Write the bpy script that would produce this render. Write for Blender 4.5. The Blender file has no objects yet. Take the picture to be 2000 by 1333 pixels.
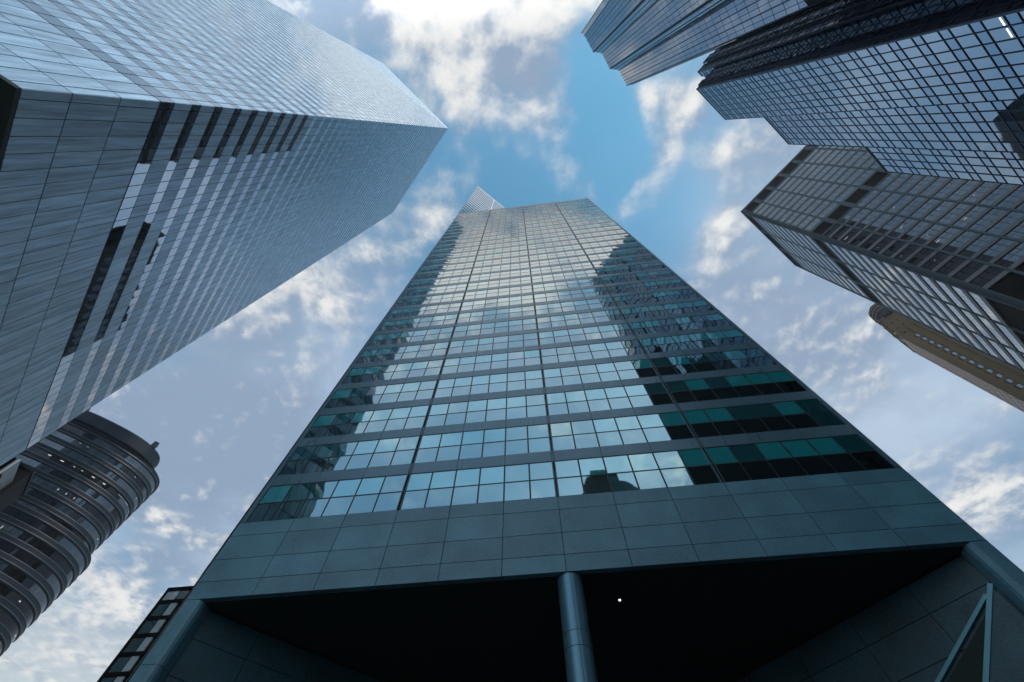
import bpy, math, random
import numpy as np
from mathutils import Matrix, Vector
random.seed(7)
S2 = 2 ** -0.5
EYE = 1.7
scene = bpy.context.scene

# ---------------------------------------------------------------- camera
F_PX, ZX, ZY, AZ = 850.0, 1004.0, 263.0, math.radians(-7.2)
Zc = Vector((ZX - 1000, 666.5 - ZY, -F_PX)).normalized()
Fw = Vector((0, 0, -1))
Yc = (Fw - Zc * Fw.dot(Zc)).normalized()
Xc = Yc.cross(Zc)
ca, sa = math.cos(AZ), math.sin(AZ)
Xw, Yw = ca * Xc + sa * Yc, -sa * Xc + ca * Yc
cam = bpy.data.objects.new('camera', bpy.data.cameras.new('camera'))
scene.collection.objects.link(cam)
cam.data.sensor_width = 36
cam.data.lens = F_PX * 36 / 2000
cam.data.clip_start, cam.data.clip_end = 0.1, 12000
rot = Matrix((Xw, Yw, Zc))
cam.matrix_world = Matrix.Translation((0, 0, EYE)) @ rot.to_4x4()
scene.camera = cam

# ---------------------------------------------------------------- exposure, sun
vs = scene.view_settings
vs.view_transform, vs.look, vs.gamma, vs.exposure = 'Standard', 'None', 1.0, 1.12
scene.cycles.max_bounces = 7
scene.cycles.glossy_bounces = 5
scene.cycles.diffuse_bounces = 3
scene.cycles.volume_bounces = 0
SUN_EL, SUN_AZ = math.radians(42), math.radians(128)      # azimuth clockwise from +Y
sd = Vector((math.sin(SUN_AZ) * math.cos(SUN_EL), math.cos(SUN_AZ) * math.cos(SUN_EL), math.sin(SUN_EL)))
sl = bpy.data.lights.new('sun', 'SUN')
sl.energy, sl.angle, sl.color = 1.6, math.radians(14), (1.0, 0.88, 0.86)
sun = bpy.data.objects.new('sun', sl)
scene.collection.objects.link(sun)
sun.rotation_euler = sd.to_track_quat('Z', 'Y').to_euler()


# ---------------------------------------------------------------- node helper
class E:
    """a socket or a number in a node tree, with arithmetic"""
    def __init__(s, nt, v): s.nt, s.v = nt, v
    def _m(s, op, *a):
        n = s.nt.nodes.new('ShaderNodeMath'); n.operation = op
        for i, x in enumerate((s,) + a):
            x = x.v if isinstance(x, E) else x
            if isinstance(x, (int, float)): n.inputs[i].default_value = x
            else: s.nt.links.new(x, n.inputs[i])
        return E(s.nt, n.outputs[0])
    def __add__(s, o): return s._m('ADD', o)
    def __sub__(s, o): return s._m('SUBTRACT', o)
    def __mul__(s, o): return s._m('MULTIPLY', o)
    def __truediv__(s, o): return s._m('DIVIDE', o)
    def __pow__(s, o): return s._m('POWER', o)
    __radd__ = __add__; __rmul__ = __mul__
    def mx(s, o): return s._m('MAXIMUM', o)
    def mn(s, o): return s._m('MINIMUM', o)
    def gt(s, o): return s._m('GREATER_THAN', o)
    def frac(s): return s._m('FRACT')
    def exp(s): return s._m('EXPONENT')
    def smooth(s, a, b, lo=0.0, hi=1.0):
        n = s.nt.nodes.new('ShaderNodeMapRange'); n.interpolation_type = 'SMOOTHSTEP'
        s.nt.links.new(s.v, n.inputs['Value'])
        for k, x in (('From Min', a), ('From Max', b), ('To Min', lo), ('To Max', hi)): n.inputs[k].default_value = x
        return E(s.nt, n.outputs['Result'])


def comb(nt, x, y, z):
    n = nt.nodes.new('ShaderNodeCombineXYZ')
    for i, a in enumerate((x, y, z)):
        if isinstance(a, E): nt.links.new(a.v, n.inputs[i])
        else: n.inputs[i].default_value = a
    return n.outputs[0]


def noise(nt, vec, scale, detail=4, rough=0.5, dist=0.0):
    n = nt.nodes.new('ShaderNodeTexNoise')
    nt.links.new(vec, n.inputs['Vector'])
    n.inputs['Scale'].default_value, n.inputs['Detail'].default_value = scale, detail
    n.inputs['Roughness'].default_value, n.inputs['Distortion'].default_value = rough, dist
    return E(nt, n.outputs['Fac'])


def mixc(nt, f, a, b):
    n = nt.nodes.new('ShaderNodeMix'); n.data_type = 'RGBA'
    for k, x in ((0, f), (6, a), (7, b)):
        x = x.v if isinstance(x, E) else x
        if isinstance(x, (int, float)): n.inputs[k].default_value = x
        elif isinstance(x, tuple): n.inputs[k].default_value = tuple(x) + (1,)
        else: nt.links.new(x, n.inputs[k])
    return n.outputs[2]


# ---------------------------------------------------------------- sky: daylight sky with one flat layer of broken cloud
W = bpy.data.worlds.new('World'); scene.world = W; W.use_nodes = True
nt = W.node_tree; nt.nodes.clear()
out = nt.nodes.new('ShaderNodeOutputWorld'); bg = nt.nodes.new('ShaderNodeBackground')
nt.links.new(bg.outputs[0], out.inputs[0])
SKY_STRENGTH = 0.15
bg.inputs[1].default_value = SKY_STRENGTH
sky = nt.nodes.new('ShaderNodeTexSky'); sky.sky_type = 'NISHITA'; sky.sun_disc = False
sky.sun_elevation, sky.sun_rotation = SUN_EL, SUN_AZ
sky.air_density, sky.dust_density, sky.ozone_density = 1.0, 0.6, 2.0
tc = nt.nodes.new('ShaderNodeTexCoord')
sep = nt.nodes.new('ShaderNodeSeparateXYZ'); nt.links.new(tc.outputs['Generated'], sep.inputs[0])
dx, dy, dz = (E(nt, sep.outputs[i]) for i in range(3))
zz = dz.mx(0.06)
px, py = dx / zz, dy / zz                                   # position in the cloud layer, in units of its height
# cloud banks: (x, y, radius, weight, brightness)
BANKS = [
    (-0.120, -0.135, 0.104, 0.06, 0.12),
    (0.010, -0.120, 0.051, 0.03, -0.45),
    (-0.021, -0.190, 0.044, 0.02, -0.30),
    (-0.071, -0.058, 0.079, 0.09, 0.36),
    (0.078, 0.036, 0.063, 0.12, 0.30),
    (0.075, -0.179, 0.072, 0.06, 0.05),
    (0.082, -0.085, 0.057, 0.08, -0.30),
    (-0.279, -0.229, 0.081, 0.06, -0.35),
    (-0.177, -0.201, 0.054, 0.10, 0.10),
    (-0.256, 0.156, 0.058, 0.00, -0.20),
    (0.164, 0.026, 0.051, -0.22, 0.00),
    (0.158, -0.085, 0.043, -0.12, 0.00),
    (0.015, 0.127, 0.039, -0.14, 0.00),
    (0.184, 0.099, 0.043, -0.12, 0.00),
    (0.363, 0.006, 0.045, 0.20, 0.40),
    (0.313, 0.063, 0.042, 0.16, 0.40),
    (0.249, 0.111, 0.043, 0.16, 0.40),
    (0.422, 0.101, 0.043, 0.14, 0.35),
    (0.330, 0.224, 0.082, -0.20, 0.00),
    (0.449, 0.233, 0.041, 0.16, 0.35),
    (0.127, 0.132, 0.039, 0.12, 0.35),
    (0.489, -0.046, 0.058, 0.00, 0.10),
    (0.274, -0.013, 0.030, 0.14, 0.30),
    (0.221, 0.167, 0.028, 0.10, 0.30),
    (0.514, 0.471, 0.208, 0.14, -0.15),
    (0.448, 0.423, 0.046, 0.10, 0.35),
    (0.542, 0.395, 0.051, 0.10, 0.30),
    (0.718, 0.580, 0.175, 0.14, -0.15),
    (1.168, 0.907, 0.120, -0.12, 0.00),
    (1.266, 1.130, 0.212, 0.16, 0.50),
    (1.220, 1.125, 0.056, 0.02, -0.50),
    (-0.216, 0.256, 0.062, -0.06, 0.00),
    (-0.175, 0.166, 0.046, 0.12, 0.30),
    (-0.508, 0.273, 0.078, 0.16, 0.35),
    (-0.684, 0.333, 0.110, 0.15, 0.25),
    (-0.436, 0.334, 0.066, 0.10, 0.25),
    (-0.883, 0.586, 0.231, 0.16, -0.35),
    (-1.231, 0.934, 0.079, 0.16, 0.60),
    (-1.160, 1.079, 0.062, 0.08, 0.40),
    (-1.294, 1.138, 0.108, 0.06, -0.25),
    (-1.814, 1.470, 0.467, 0.10, 0.55),
    (-1.226, 0.728, 0.220, 0.10, -0.30),
    (-0.830, 0.979, 0.521, 0.15, -0.20),
    (-0.130, -0.270, 0.090, 0.30, 1.20),
    (-0.140, 0.720, 0.300, -0.12, 0.10),
    (-0.000, -0.290, 0.110, 0.30, 1.20),
    (0.220, -0.260, 0.090, 0.24, 0.90),
    (-0.600, -0.300, 0.300, 0.14, 0.25),
    (0.750, 0.150, 0.300, 0.08, -0.05),
]
P = comb(nt, px, py, 0.0)
Pf = comb(nt, px, py, 0.4)
warp = noise(nt, P, 2.2, 3, 0.5)
warp2 = noise(nt, comb(nt, px + 7.3, py + 2.1, 0.0), 2.2, 3, 0.5)
wx, wy = px + (warp - 0.5) * 0.22, py + (warp2 - 0.5) * 0.22
bias = brt = None
for (bx, by, br, bw, bb) in BANKS:
    qx, qy = (wx - bx) * (1 / br), (wy - by) * (1 / br)
    g = ((qx * qx + qy * qy) * -1.0).exp()
    bias = g * bw if bias is None else bias + g * bw
    brt = g * bb if brt is None else brt + g * bb
n0 = noise(nt, P, 2.7, 4, 0.5)
n1 = noise(nt, Pf, 7.5, 12, 0.60, 0.15)
n2 = noise(nt, comb(nt, px * 0.7 + 3.0, py + 5.0, 0.3), 1.7, 5, 0.5)
n3 = noise(nt, comb(nt, px - 0.018, py - 0.024, 0.4), 7.5, 12, 0.60, 0.15)  # the same field a little nearer the light
n4 = noise(nt, comb(nt, px + 11.0, py * 1.3, 0.7), 1.3, 6, 0.55)
r2 = (px * px + py * py)._m('SQRT')
d = n1 * 0.47 + n0 * 0.67 + (n2 - 0.5) * 0.35 + bias - 0.10
dens = d.smooth(0.41, 0.70)
lit = ((n1 - n3) * 3.0 + brt + (n0 - 0.5) * 0.8 + 0.22).smooth(0.0, 1.0)
# high thin veil, thickening away from the zenith, and the broken cloud below it
veil = (r2.smooth(0.10, 0.65) * 0.9 + (n4 - 0.5) * 0.9 + bias * 0.8).smooth(0.0, 1.0, 0.08, 0.94)
vcol = mixc(nt, n2.smooth(0.36, 0.66), (0.62, 0.99, 1.50), (1.56, 1.90, 2.34))
low = dz.smooth(0.28, 0.50)
gx, gy = (px + 0.12) * 2.4, (py - 0.75) * 2.4
glow = py.smooth(-0.70, -0.15, 1.60, 1.0) + ((gx * gx + gy * gy) * -1.0).exp() * 0.5                  # brighter towards the sun; an added veil glow opposite brightens mirrored windows
vcol = mixc(nt, low, (2.1, 2.15, 2.1), vcol)
cl = mixc(nt, lit, (0.85, 1.16, 1.60), (2.70, 2.70, 2.64))
tm = nt.nodes.new('ShaderNodeMix'); tm.data_type = 'RGBA'; tm.blend_type = 'MULTIPLY'; tm.inputs[0].default_value = 1.0
nt.links.new(sky.outputs[0], tm.inputs[6]); tm.inputs[7].default_value = (0.36, 0.76, 0.70, 1); skyt = tm.outputs[2]
vm = nt.nodes.new('ShaderNodeMix'); vm.data_type = 'RGBA'; vm.blend_type = 'MULTIPLY'; vm.inputs[0].default_value = 1.0
nt.links.new(vcol, vm.inputs[6]); nt.links.new(comb(nt, glow, glow, glow), vm.inputs[7])
base = mixc(nt, veil, skyt, vm.outputs[2])
g2 = py.smooth(-0.30, -0.16, 1.55, 1.0)
cm = nt.nodes.new('ShaderNodeMix'); cm.data_type = 'RGBA'; cm.blend_type = 'MULTIPLY'; cm.inputs[0].default_value = 1.0
nt.links.new(cl, cm.inputs[6]); nt.links.new(comb(nt, g2, g2, g2), cm.inputs[7])
fin = mixc(nt, dens, base, cm.outputs[2])
nt.links.new(fin, bg.inputs[0])


# ---------------------------------------------------------------- mesh builder
class MB:
    def __init__(s): s.v, s.f, s.m, s.uv, s.r = [], [], [], [], []
    def quad(s, pts, mat=0, uv=None, r=0.0):
        i = len(s.v); s.v += [tuple(p) for p in pts]; n = len(pts)
        s.f.append(tuple(range(i, i + n))); s.m.append(mat); s.r.append(r)
        s.uv += (uv or [(0.5, 0.5)] * n)
    def hexa(s, p, mat=0, r=None, pane=False, back=True):
        """p: front 4 (counter-clockwise from outside) then back 4"""
        r = random.random() if r is None else r
        a, b = p[:4], p[4:]
        s.quad(a, mat, [(0, 0), (1, 0), (1, 1), (0, 1)] if pane else None, r)
        for k in range(4):
            j = (k + 1) % 4
            s.quad((a[j], a[k], b[k], b[j]), mat, None, r)
        if back: s.quad((b[3], b[2], b[1], b[0]), mat, None, r)
    def box(s, x0, x1, y0, y1, z0, z1, mat=0, r=None):
        s.hexa([(x0, y0, z0), (x1, y0, z0), (x1, y0, z1), (x0, y0, z1),
                (x0, y1, z0), (x1, y1, z0), (x1, y1, z1), (x0, y1, z1)], mat, r)
    def prism(s, poly, z0, z1, mat=0, r=0.5):
        n = len(poly)
        for k in range(n):
            a, b = poly[k], poly[(k + 1) % n]
            s.quad([(a[0], a[1], z0), (b[0], b[1], z0), (b[0], b[1], z1), (a[0], a[1], z1)], mat, None, r)
        s.quad([(p[0], p[1], z1) for p in poly], mat, None, r)
        s.quad([(p[0], p[1], z0) for p in reversed(poly)], mat, None, r)
    def build(s, name, mats, parent=None, kind=None, smooth=False):
        me = bpy.data.meshes.new(name)
        me.from_pydata(s.v, [], s.f)
        for m in (mats if isinstance(mats, (list, tuple)) else [mats]): me.materials.append(m)
        me.polygons.foreach_set('material_index', s.m)
        at = me.attributes.new('rnd', 'FLOAT', 'FACE'); at.data.foreach_set('value', s.r)
        ul = me.uv_layers.new(name='UVMap'); ul.data.foreach_set('uv', np.array(s.uv, 'f').ravel())
        if smooth: me.polygons.foreach_set('use_smooth', [True] * len(s.f))
        me.update()
        o = bpy.data.objects.new(name, me); scene.collection.objects.link(o)
        if parent is not None: o.parent = parent
        if kind: o['kind'] = kind
        return o


class Fac:
    """a facade: origin o (plan), direction r along it; outward normal is r turned clockwise"""
    def __init__(s, o, r):
        l = math.hypot(*r); s.o, s.r = o, (r[0] / l, r[1] / l); s.n = (s.r[1], -s.r[0])
    def p(s, x, z, d=0.0):
        return (s.o[0] + s.r[0] * x + s.n[0] * d, s.o[1] + s.r[1] * x + s.n[1] * d, z)
    def box(s, mb, x0, x1, z0, z1, d0, d1, mat=0, r=None, pane=False, tilt=0.0, back=True):
        t = [random.uniform(-tilt, tilt) for _ in range(3)] if tilt else (0, 0, 0)
        f = [s.p(x0, z0, d1 - t[0] - t[1]), s.p(x1, z0, d1 + t[0] - t[1]), s.p(x1, z1, d1 + t[0] + t[1]), s.p(x0, z1, d1 - t[0] + t[1])]
        b = [s.p(x0, z0, d0), s.p(x1, z0, d0), s.p(x1, z1, d0), s.p(x0, z1, d0)]
        mb.hexa(f + b, mat, r, pane, back)


def thing(name, label, cat, x=0.0, y=0.0, deg=0.0, group=None):
    o = bpy.data.objects.new(name, None); scene.collection.objects.link(o)
    o.location = (x, y, 0); o.rotation_euler = (0, 0, math.radians(deg))
    o['label'], o['category'] = label, cat
    if group: o['group'] = group
    return o


def grid(u, v):                                             # street-grid plan -> world plan
    return ((u - v) * S2, (u + v) * S2)


# ---------------------------------------------------------------- materials
def mat(name):
    m = bpy.data.materials.new(name); m.use_nodes = True
    m.node_tree.nodes.clear()
    o = m.node_tree.nodes.new('ShaderNodeOutputMaterial')
    return m, m.node_tree, o


def attr(nt):
    n = nt.nodes.new('ShaderNodeAttribute'); n.attribute_name = 'rnd'
    return E(nt, n.outputs['Fac'])


def obj_xyz(nt):
    t = nt.nodes.new('ShaderNodeTexCoord'); s = nt.nodes.new('ShaderNodeSeparateXYZ')
    nt.links.new(t.outputs['Object'], s.inputs[0])
    return t.outputs['Object'], [E(nt, s.outputs[i]) for i in range(3)]


def solid(name, col, rough=0.6, metal=0.0, var=0.1, streak=0.0, grain=0.0, grain_scale=6.0, spec=0.5):
    m, nt, o = mat(name)
    b = nt.nodes.new('ShaderNodeBsdfPrincipled'); nt.links.new(b.outputs[0], o.inputs[0])
    b.inputs['Metallic'].default_value = metal
    b.inputs['Specular IOR Level'].default_value = spec
    vec, (x, y, z) = obj_xyz(nt)
    k = (attr(nt) - 0.5) * (2 * var) + 1.0
    if streak:
        off = attr(nt) * 90.0
        st = noise(nt, comb(nt, x * 1.7 + off, y * 1.7 + off, z * 0.14), 1.0, 5, 0.6)
        st2 = noise(nt, comb(nt, x * 7 + off, y * 7, z * 0.35 + 3.0), 1.0, 3, 0.6)
        k = k * ((st - 0.5) * streak * 2 + (st2 - 0.5) * streak + 1.0)
    if grain:
        g = noise(nt, vec, grain_scale, 5, 0.7)
        g2 = noise(nt, vec, grain_scale * 0.06, 4, 0.55)
        k = k * ((g - 0.5) * grain * 2 + (g2 - 0.5) * grain * 1.6 + 1.0)
    c = mixc(nt, 0.0, tuple(col), tuple(col))
    n = nt.nodes.new('ShaderNodeMix'); n.data_type = 'RGBA'; n.blend_type = 'MULTIPLY'; n.inputs[0].default_value = 1
    n.inputs[6].default_value = tuple(col) + (1,)
    nt.links.new(comb(nt, k, k, k), n.inputs[7])
    nt.links.new(n.outputs[2], b.inputs['Base Color'])
    if streak or grain:
        r = noise(nt, comb(nt, x * 1.5, y * 1.5, z * 0.3), 1.0, 4, 0.6)
        nt.links.new(((r - 0.5) * 0.25 + rough).v, b.inputs['Roughness'])
    else:
        b.inputs['Roughness'].default_value = rough
    return m


def glass(name, under, tint=(1, 1, 1), ior=3.2, bulge=0.02, wave=0.004, wscale=0.5, rough=0.02, under2=None, share=0.0, under3=None, share3=0.0):
    """coated facade glass: mirror layer by Fresnel over what shows dimly behind it; each pane a little pillowed and wavy"""
    m, nt, o = mat(name)
    mix = nt.nodes.new('ShaderNodeMixShader'); nt.links.new(mix.outputs[0], o.inputs[0])
    fr = nt.nodes.new('ShaderNodeFresnel'); fr.inputs['IOR'].default_value = ior
    gl = nt.nodes.new('ShaderNodeBsdfGlossy'); gl.inputs['Color'].default_value = tuple(tint) + (1,)
    gl.inputs['Roughness'].default_value = rough
    df = nt.nodes.new('ShaderNodeBsdfDiffuse')
    col = under
    rn = attr(nt)
    if under2: col = mixc(nt, rn.gt(1 - share), col, under2)
    if under3: col = mixc(nt, (rn * 7.31).frac().gt(1 - share3), col, under3)
    if isinstance(col, tuple): df.inputs['Color'].default_value = col + (1,)
    else: nt.links.new(col, df.inputs['Color'])
    lw = nt.nodes.new('ShaderNodeLayerWeight'); lw.inputs['Blend'].default_value = 0.5
    nt.links.new(mixc(nt, E(nt, lw.outputs['Facing']).smooth(0.30, 0.85), tuple(tint), (0.95, 0.98, 1.0)), gl.inputs['Color'])
    uv = nt.nodes.new('ShaderNodeUVMap'); uv.uv_map = 'UVMap'
    s = nt.nodes.new('ShaderNodeSeparateXYZ'); nt.links.new(uv.outputs[0], s.inputs[0])
    a, b = E(nt, s.outputs[0]) - 0.5, E(nt, s.outputs[1]) - 0.5
    vec, (x, y, z) = obj_xyz(nt)
    amp = (rn * 13.7).frac() * 1.4 - 0.2
    h = (a * a + b * b) * amp * bulge + noise(nt, vec, wscale, 2, 0.5) * wave
    bp = nt.nodes.new('ShaderNodeBump'); bp.inputs['Distance'].default_value = 1.0; bp.inputs['Strength'].default_value = 1.0
    nt.links.new(h.v, bp.inputs['Height'])
    for nd in (gl, fr): nt.links.new(bp.outputs[0], nd.inputs['Normal'])
    nt.links.new(fr.outputs[0], mix.inputs[0]); nt.links.new(df.outputs[0], mix.inputs[1]); nt.links.new(gl.outputs[0], mix.inputs[2])
    return m


def emit(name, col, k):
    m, nt, o = mat(name)
    e = nt.nodes.new('ShaderNodeEmission'); e.inputs[0].default_value = tuple(col) + (1,); e.inputs[1].default_value = k
    nt.links.new(e.outputs[0], o.inputs[0]); return m


M = {}
M['asphalt'] = solid('asphalt', (0.05, 0.05, 0.053), 0.9, grain=0.3)
M['paving'] = solid('paving', (0.2, 0.2, 0.2), 0.85, grain=0.2)
M['paint'] = solid('road_paint', (0.7, 0.7, 0.66), 0.7)
# silver tower
M['alu'] = solid('brushed_aluminium', (0.29, 0.45, 0.57), 0.42, 0.40, var=0.08, streak=0.85, spec=0.35)
M['alu_gap'] = solid('dark_joint', (0.015, 0.018, 0.02), 0.8, var=0, spec=0.05)
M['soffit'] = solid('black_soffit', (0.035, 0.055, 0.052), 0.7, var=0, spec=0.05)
M['silver_glass'] = glass('silver_glass', (0.008, 0.012, 0.014), (0.96, 0.98, 1.0), 6.5, bulge=0.005, wave=0.0015)
# teal corner tower
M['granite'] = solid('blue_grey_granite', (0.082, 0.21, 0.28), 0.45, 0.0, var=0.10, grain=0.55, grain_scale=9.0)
M['spandrel'] = solid('blue_grey_spandrel', (0.095, 0.185, 0.235), 0.30, 0.25, var=0.04, grain=0.2)
M['mullion_face'] = solid('slate_mullion', (0.045, 0.075, 0.09), 0.4, 0.3, var=0)
M['mullion'] = solid('dark_mullion', (0.02, 0.03, 0.035), 0.4, 0.3, var=0)
M['teal_hi'] = glass('teal_upper_glass', (0.018, 0.34, 0.38), (0.60, 0.88, 0.93), 5.4, bulge=0.009, wave=0.003, under2=(0.008, 0.09, 0.11), share=0.35, under3=(0.3, 0.34, 0.4), share3=0.02)
M['teal_lo'] = glass('teal_lower_glass', (0.006, 0.010, 0.012), (0.57, 0.87, 0.93), 5.4, bulge=0.009, wave=0.003, under2=(0.01, 0.07, 0.085), share=0.10)
M['steel'] = solid('teal_steel', (0.11, 0.24, 0.31), 0.35, 0.6, var=0, grain=0.1)
M['bright_steel'] = solid('bright_teal_trim', (0.10, 0.31, 0.38), 0.4, 0.2, var=0, grain=0.1)
M['lamp_dim'] = emit('lamp_dim', (1.0, 0.95, 0.86), 0.32)
M['lamp'] = emit('lamp_glow', (1.0, 0.97, 0.92), 1.0)
# dark slab
M['slab_glass'] = glass('slab_tall_glass', (0.008, 0.014, 0.03), (0.70, 0.87, 0.98), 6.0, bulge=0.005, wave=0.0015)
M['slab_short'] = glass('slab_short_glass', (0.010, 0.03, 0.07), (0.50, 0.72, 0.92), 5.5, bulge=0.005, wave=0.0015)
M['slab_dark'] = glass('slab_smoked_glass', (0.006, 0.008, 0.016), (0.62, 0.68, 0.95), 2.2, bulge=0.012, wave=0.005)
M['slab_frame'] = solid('navy_frame', (0.016, 0.025, 0.045), 0.4, 0.3, var=0)
# blue pleated tower
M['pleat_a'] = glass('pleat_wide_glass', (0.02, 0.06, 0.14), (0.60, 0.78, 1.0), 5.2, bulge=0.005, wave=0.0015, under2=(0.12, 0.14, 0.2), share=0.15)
M['pleat_b'] = glass('pleat_narrow_glass', (0.05, 0.10, 0.15), (0.90, 0.98, 1.0), 8.0, bulge=0.005, wave=0.0015, under2=(0.2, 0.25, 0.3), share=0.2)  # narrow facets' sky reflection put into a brighter tint and colour
M['pleat_frame'] = solid('steel_blue_frame', (0.035, 0.055, 0.085), 0.45, 0.3, var=0.05)
M['pleat_recess'] = solid('dark_recess', (0.012, 0.018, 0.028), 0.6, var=0, spec=0.05)
# concrete grid tower
M['concrete'] = solid('grey_brown_concrete', (0.075, 0.110, 0.130), 0.8, var=0.06, streak=0.14, grain=0.1, spec=0.15)
M['grid_spandrel'] = solid('pale_spandrel', (0.135, 0.155, 0.17), 0.55, 0.1, var=0.12, streak=0.12, spec=0.2)
M['grid_glass'] = glass('grid_glass', (0.04, 0.05, 0.06), (0.80, 0.90, 0.95), 2.0, bulge=0.012, wave=0.004, under2=(0.05, 0.06, 0.075), share=0.3, under3=(0.006, 0.007, 0.008), share3=0.12)
M['grid_sheen'] = glass('grid_sheen_glass', (0.2, 0.22, 0.25), (0.95, 0.97, 1.0), 7.0, bulge=0.006, wave=0.002)  # same glass made brighter: that face's sky sheen put into the colour
M['void'] = solid('painted_shade_black', (0.006, 0.007, 0.008), 0.8, var=0, spec=0.05)  # black that paints the shade inside open floors and slots
# tan tower
M['tan'] = solid('tan_brick', (0.115, 0.082, 0.042), 0.85, var=0.1, streak=0.2, grain=0.15, spec=0.1)
M['pink'] = solid('pink_terracotta', (0.34, 0.24, 0.19), 0.85, var=0.12, grain=0.12, spec=0.1)
M['crown'] = solid('dark_bronze_crown', (0.02, 0.022, 0.025), 0.5, 0.4, var=0.1, spec=0.05)
M['plain_glass'] = glass('plain_window_glass', (0.02, 0.022, 0.024), (0.9, 0.95, 1.0), 2.4, bulge=0.01, wave=0.003)
M['pale_pane'] = glass('pale_window_glass', (0.16, 0.17, 0.17), (1, 1, 1), 2.2)
# round tower
M['band'] = solid('brown_granite_band', (0.012, 0.025, 0.036), 0.5, 0.0, var=0.05, grain=0.15, spec=0.12)
M['rim'] = solid('steel_rim_line', (0.13, 0.15, 0.165), 0.4, 0.5, var=0.1)
M['band_glass'] = glass('round_tower_glass', (0.022, 0.032, 0.040), (0.75, 0.88, 1.0), 1.95, bulge=0.008, wave=0.002, under2=(0.008, 0.011, 0.013), share=0.25)
# others
M['white_panel'] = solid('pale_blue_panel', (0.42, 0.52, 0.58), 0.6, var=0.04, streak=0.1)
M['black_clad'] = solid('black_cladding', (0.012, 0.014, 0.016), 0.5, var=0, spec=0.05)
M['dark_clad'] = solid('dark_green_cladding', (0.012, 0.017, 0.018), 0.5, 0.2, var=0.1, spec=0.05)
M['dark_glass'] = glass('dark_green_glass', (0.006, 0.012, 0.013), (0.6, 0.8, 0.85), 1.6)
M['recess'] = solid('shade_toned_granite', (0.017, 0.072, 0.100), 0.5, var=0.06, grain=0.9, grain_scale=9.0)  # granite darkened in colour to stand for the recess's deep shade
M['annex_glass'] = glass('annex_glass', (0.025, 0.045, 0.047), (0.8, 0.92, 0.95), 2.3)
M['blind'] = glass('pale_blind_glass', (0.50, 0.60, 0.64), (0.9, 0.97, 1.0), 2.4)
M['roof'] = solid('roof_gravel', (0.12, 0.12, 0.12), 0.9, grain=0.2)


def windows(cells, mats, root, depth, fac_of=None, limit=100, tilt=0.004, part='window', stuff='glazing'):
    """cells: list of (facade, [(x0,x1,z0,z1,mat)...]) in order of size in the photo. The first LIMIT become parts of their own."""
    rest = MB()
    for i, (fc, panes) in enumerate(cells):
        mb = MB() if i < limit else rest
        for (x0, x1, z0, z1, k) in panes:
            fc.box(mb, x0, x1, z0, z1, depth - 0.05, depth, k, None, True, tilt, back=False)
        if i < limit: mb.build(part, mats, root)
    if rest.f: rest.build(stuff, mats, root, kind='stuff')


# ---------------------------------------------------------------- ground
mb = MB(); mb.box(-6000, 6000, -6000, 6000, -1.0, 0.0)
g = mb.build('ground', M['asphalt']); g['kind'] = 'structure'
for nm, (u0, u1, v0, v1) in (('pavement', (12, 400, 13, 400)), ('pavement', (-400, -14, 10, 400)), ('pavement', (12, 400, -400, -14)), ('pavement', (-400, -14, -400, -14))):
    mb = MB(); mb.box(u0, u1, v0, v1, -0.5, 0.14)
    o = mb.build(nm, M['paving']); o.rotation_euler = (0, 0, math.pi / 4); o['kind'] = 'structure'
mb = MB()
for k in range(-12, 13):
    if abs(k) > 2:
        mb.box(-0.08, 0.08, k * 9 - 2, k * 9 + 2, -0.01, 0.004)
o = mb.build('road_marking', M['paint']); o.rotation_euler = (0, 0, math.pi / 4); o['kind'] = 'structure'


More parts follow.
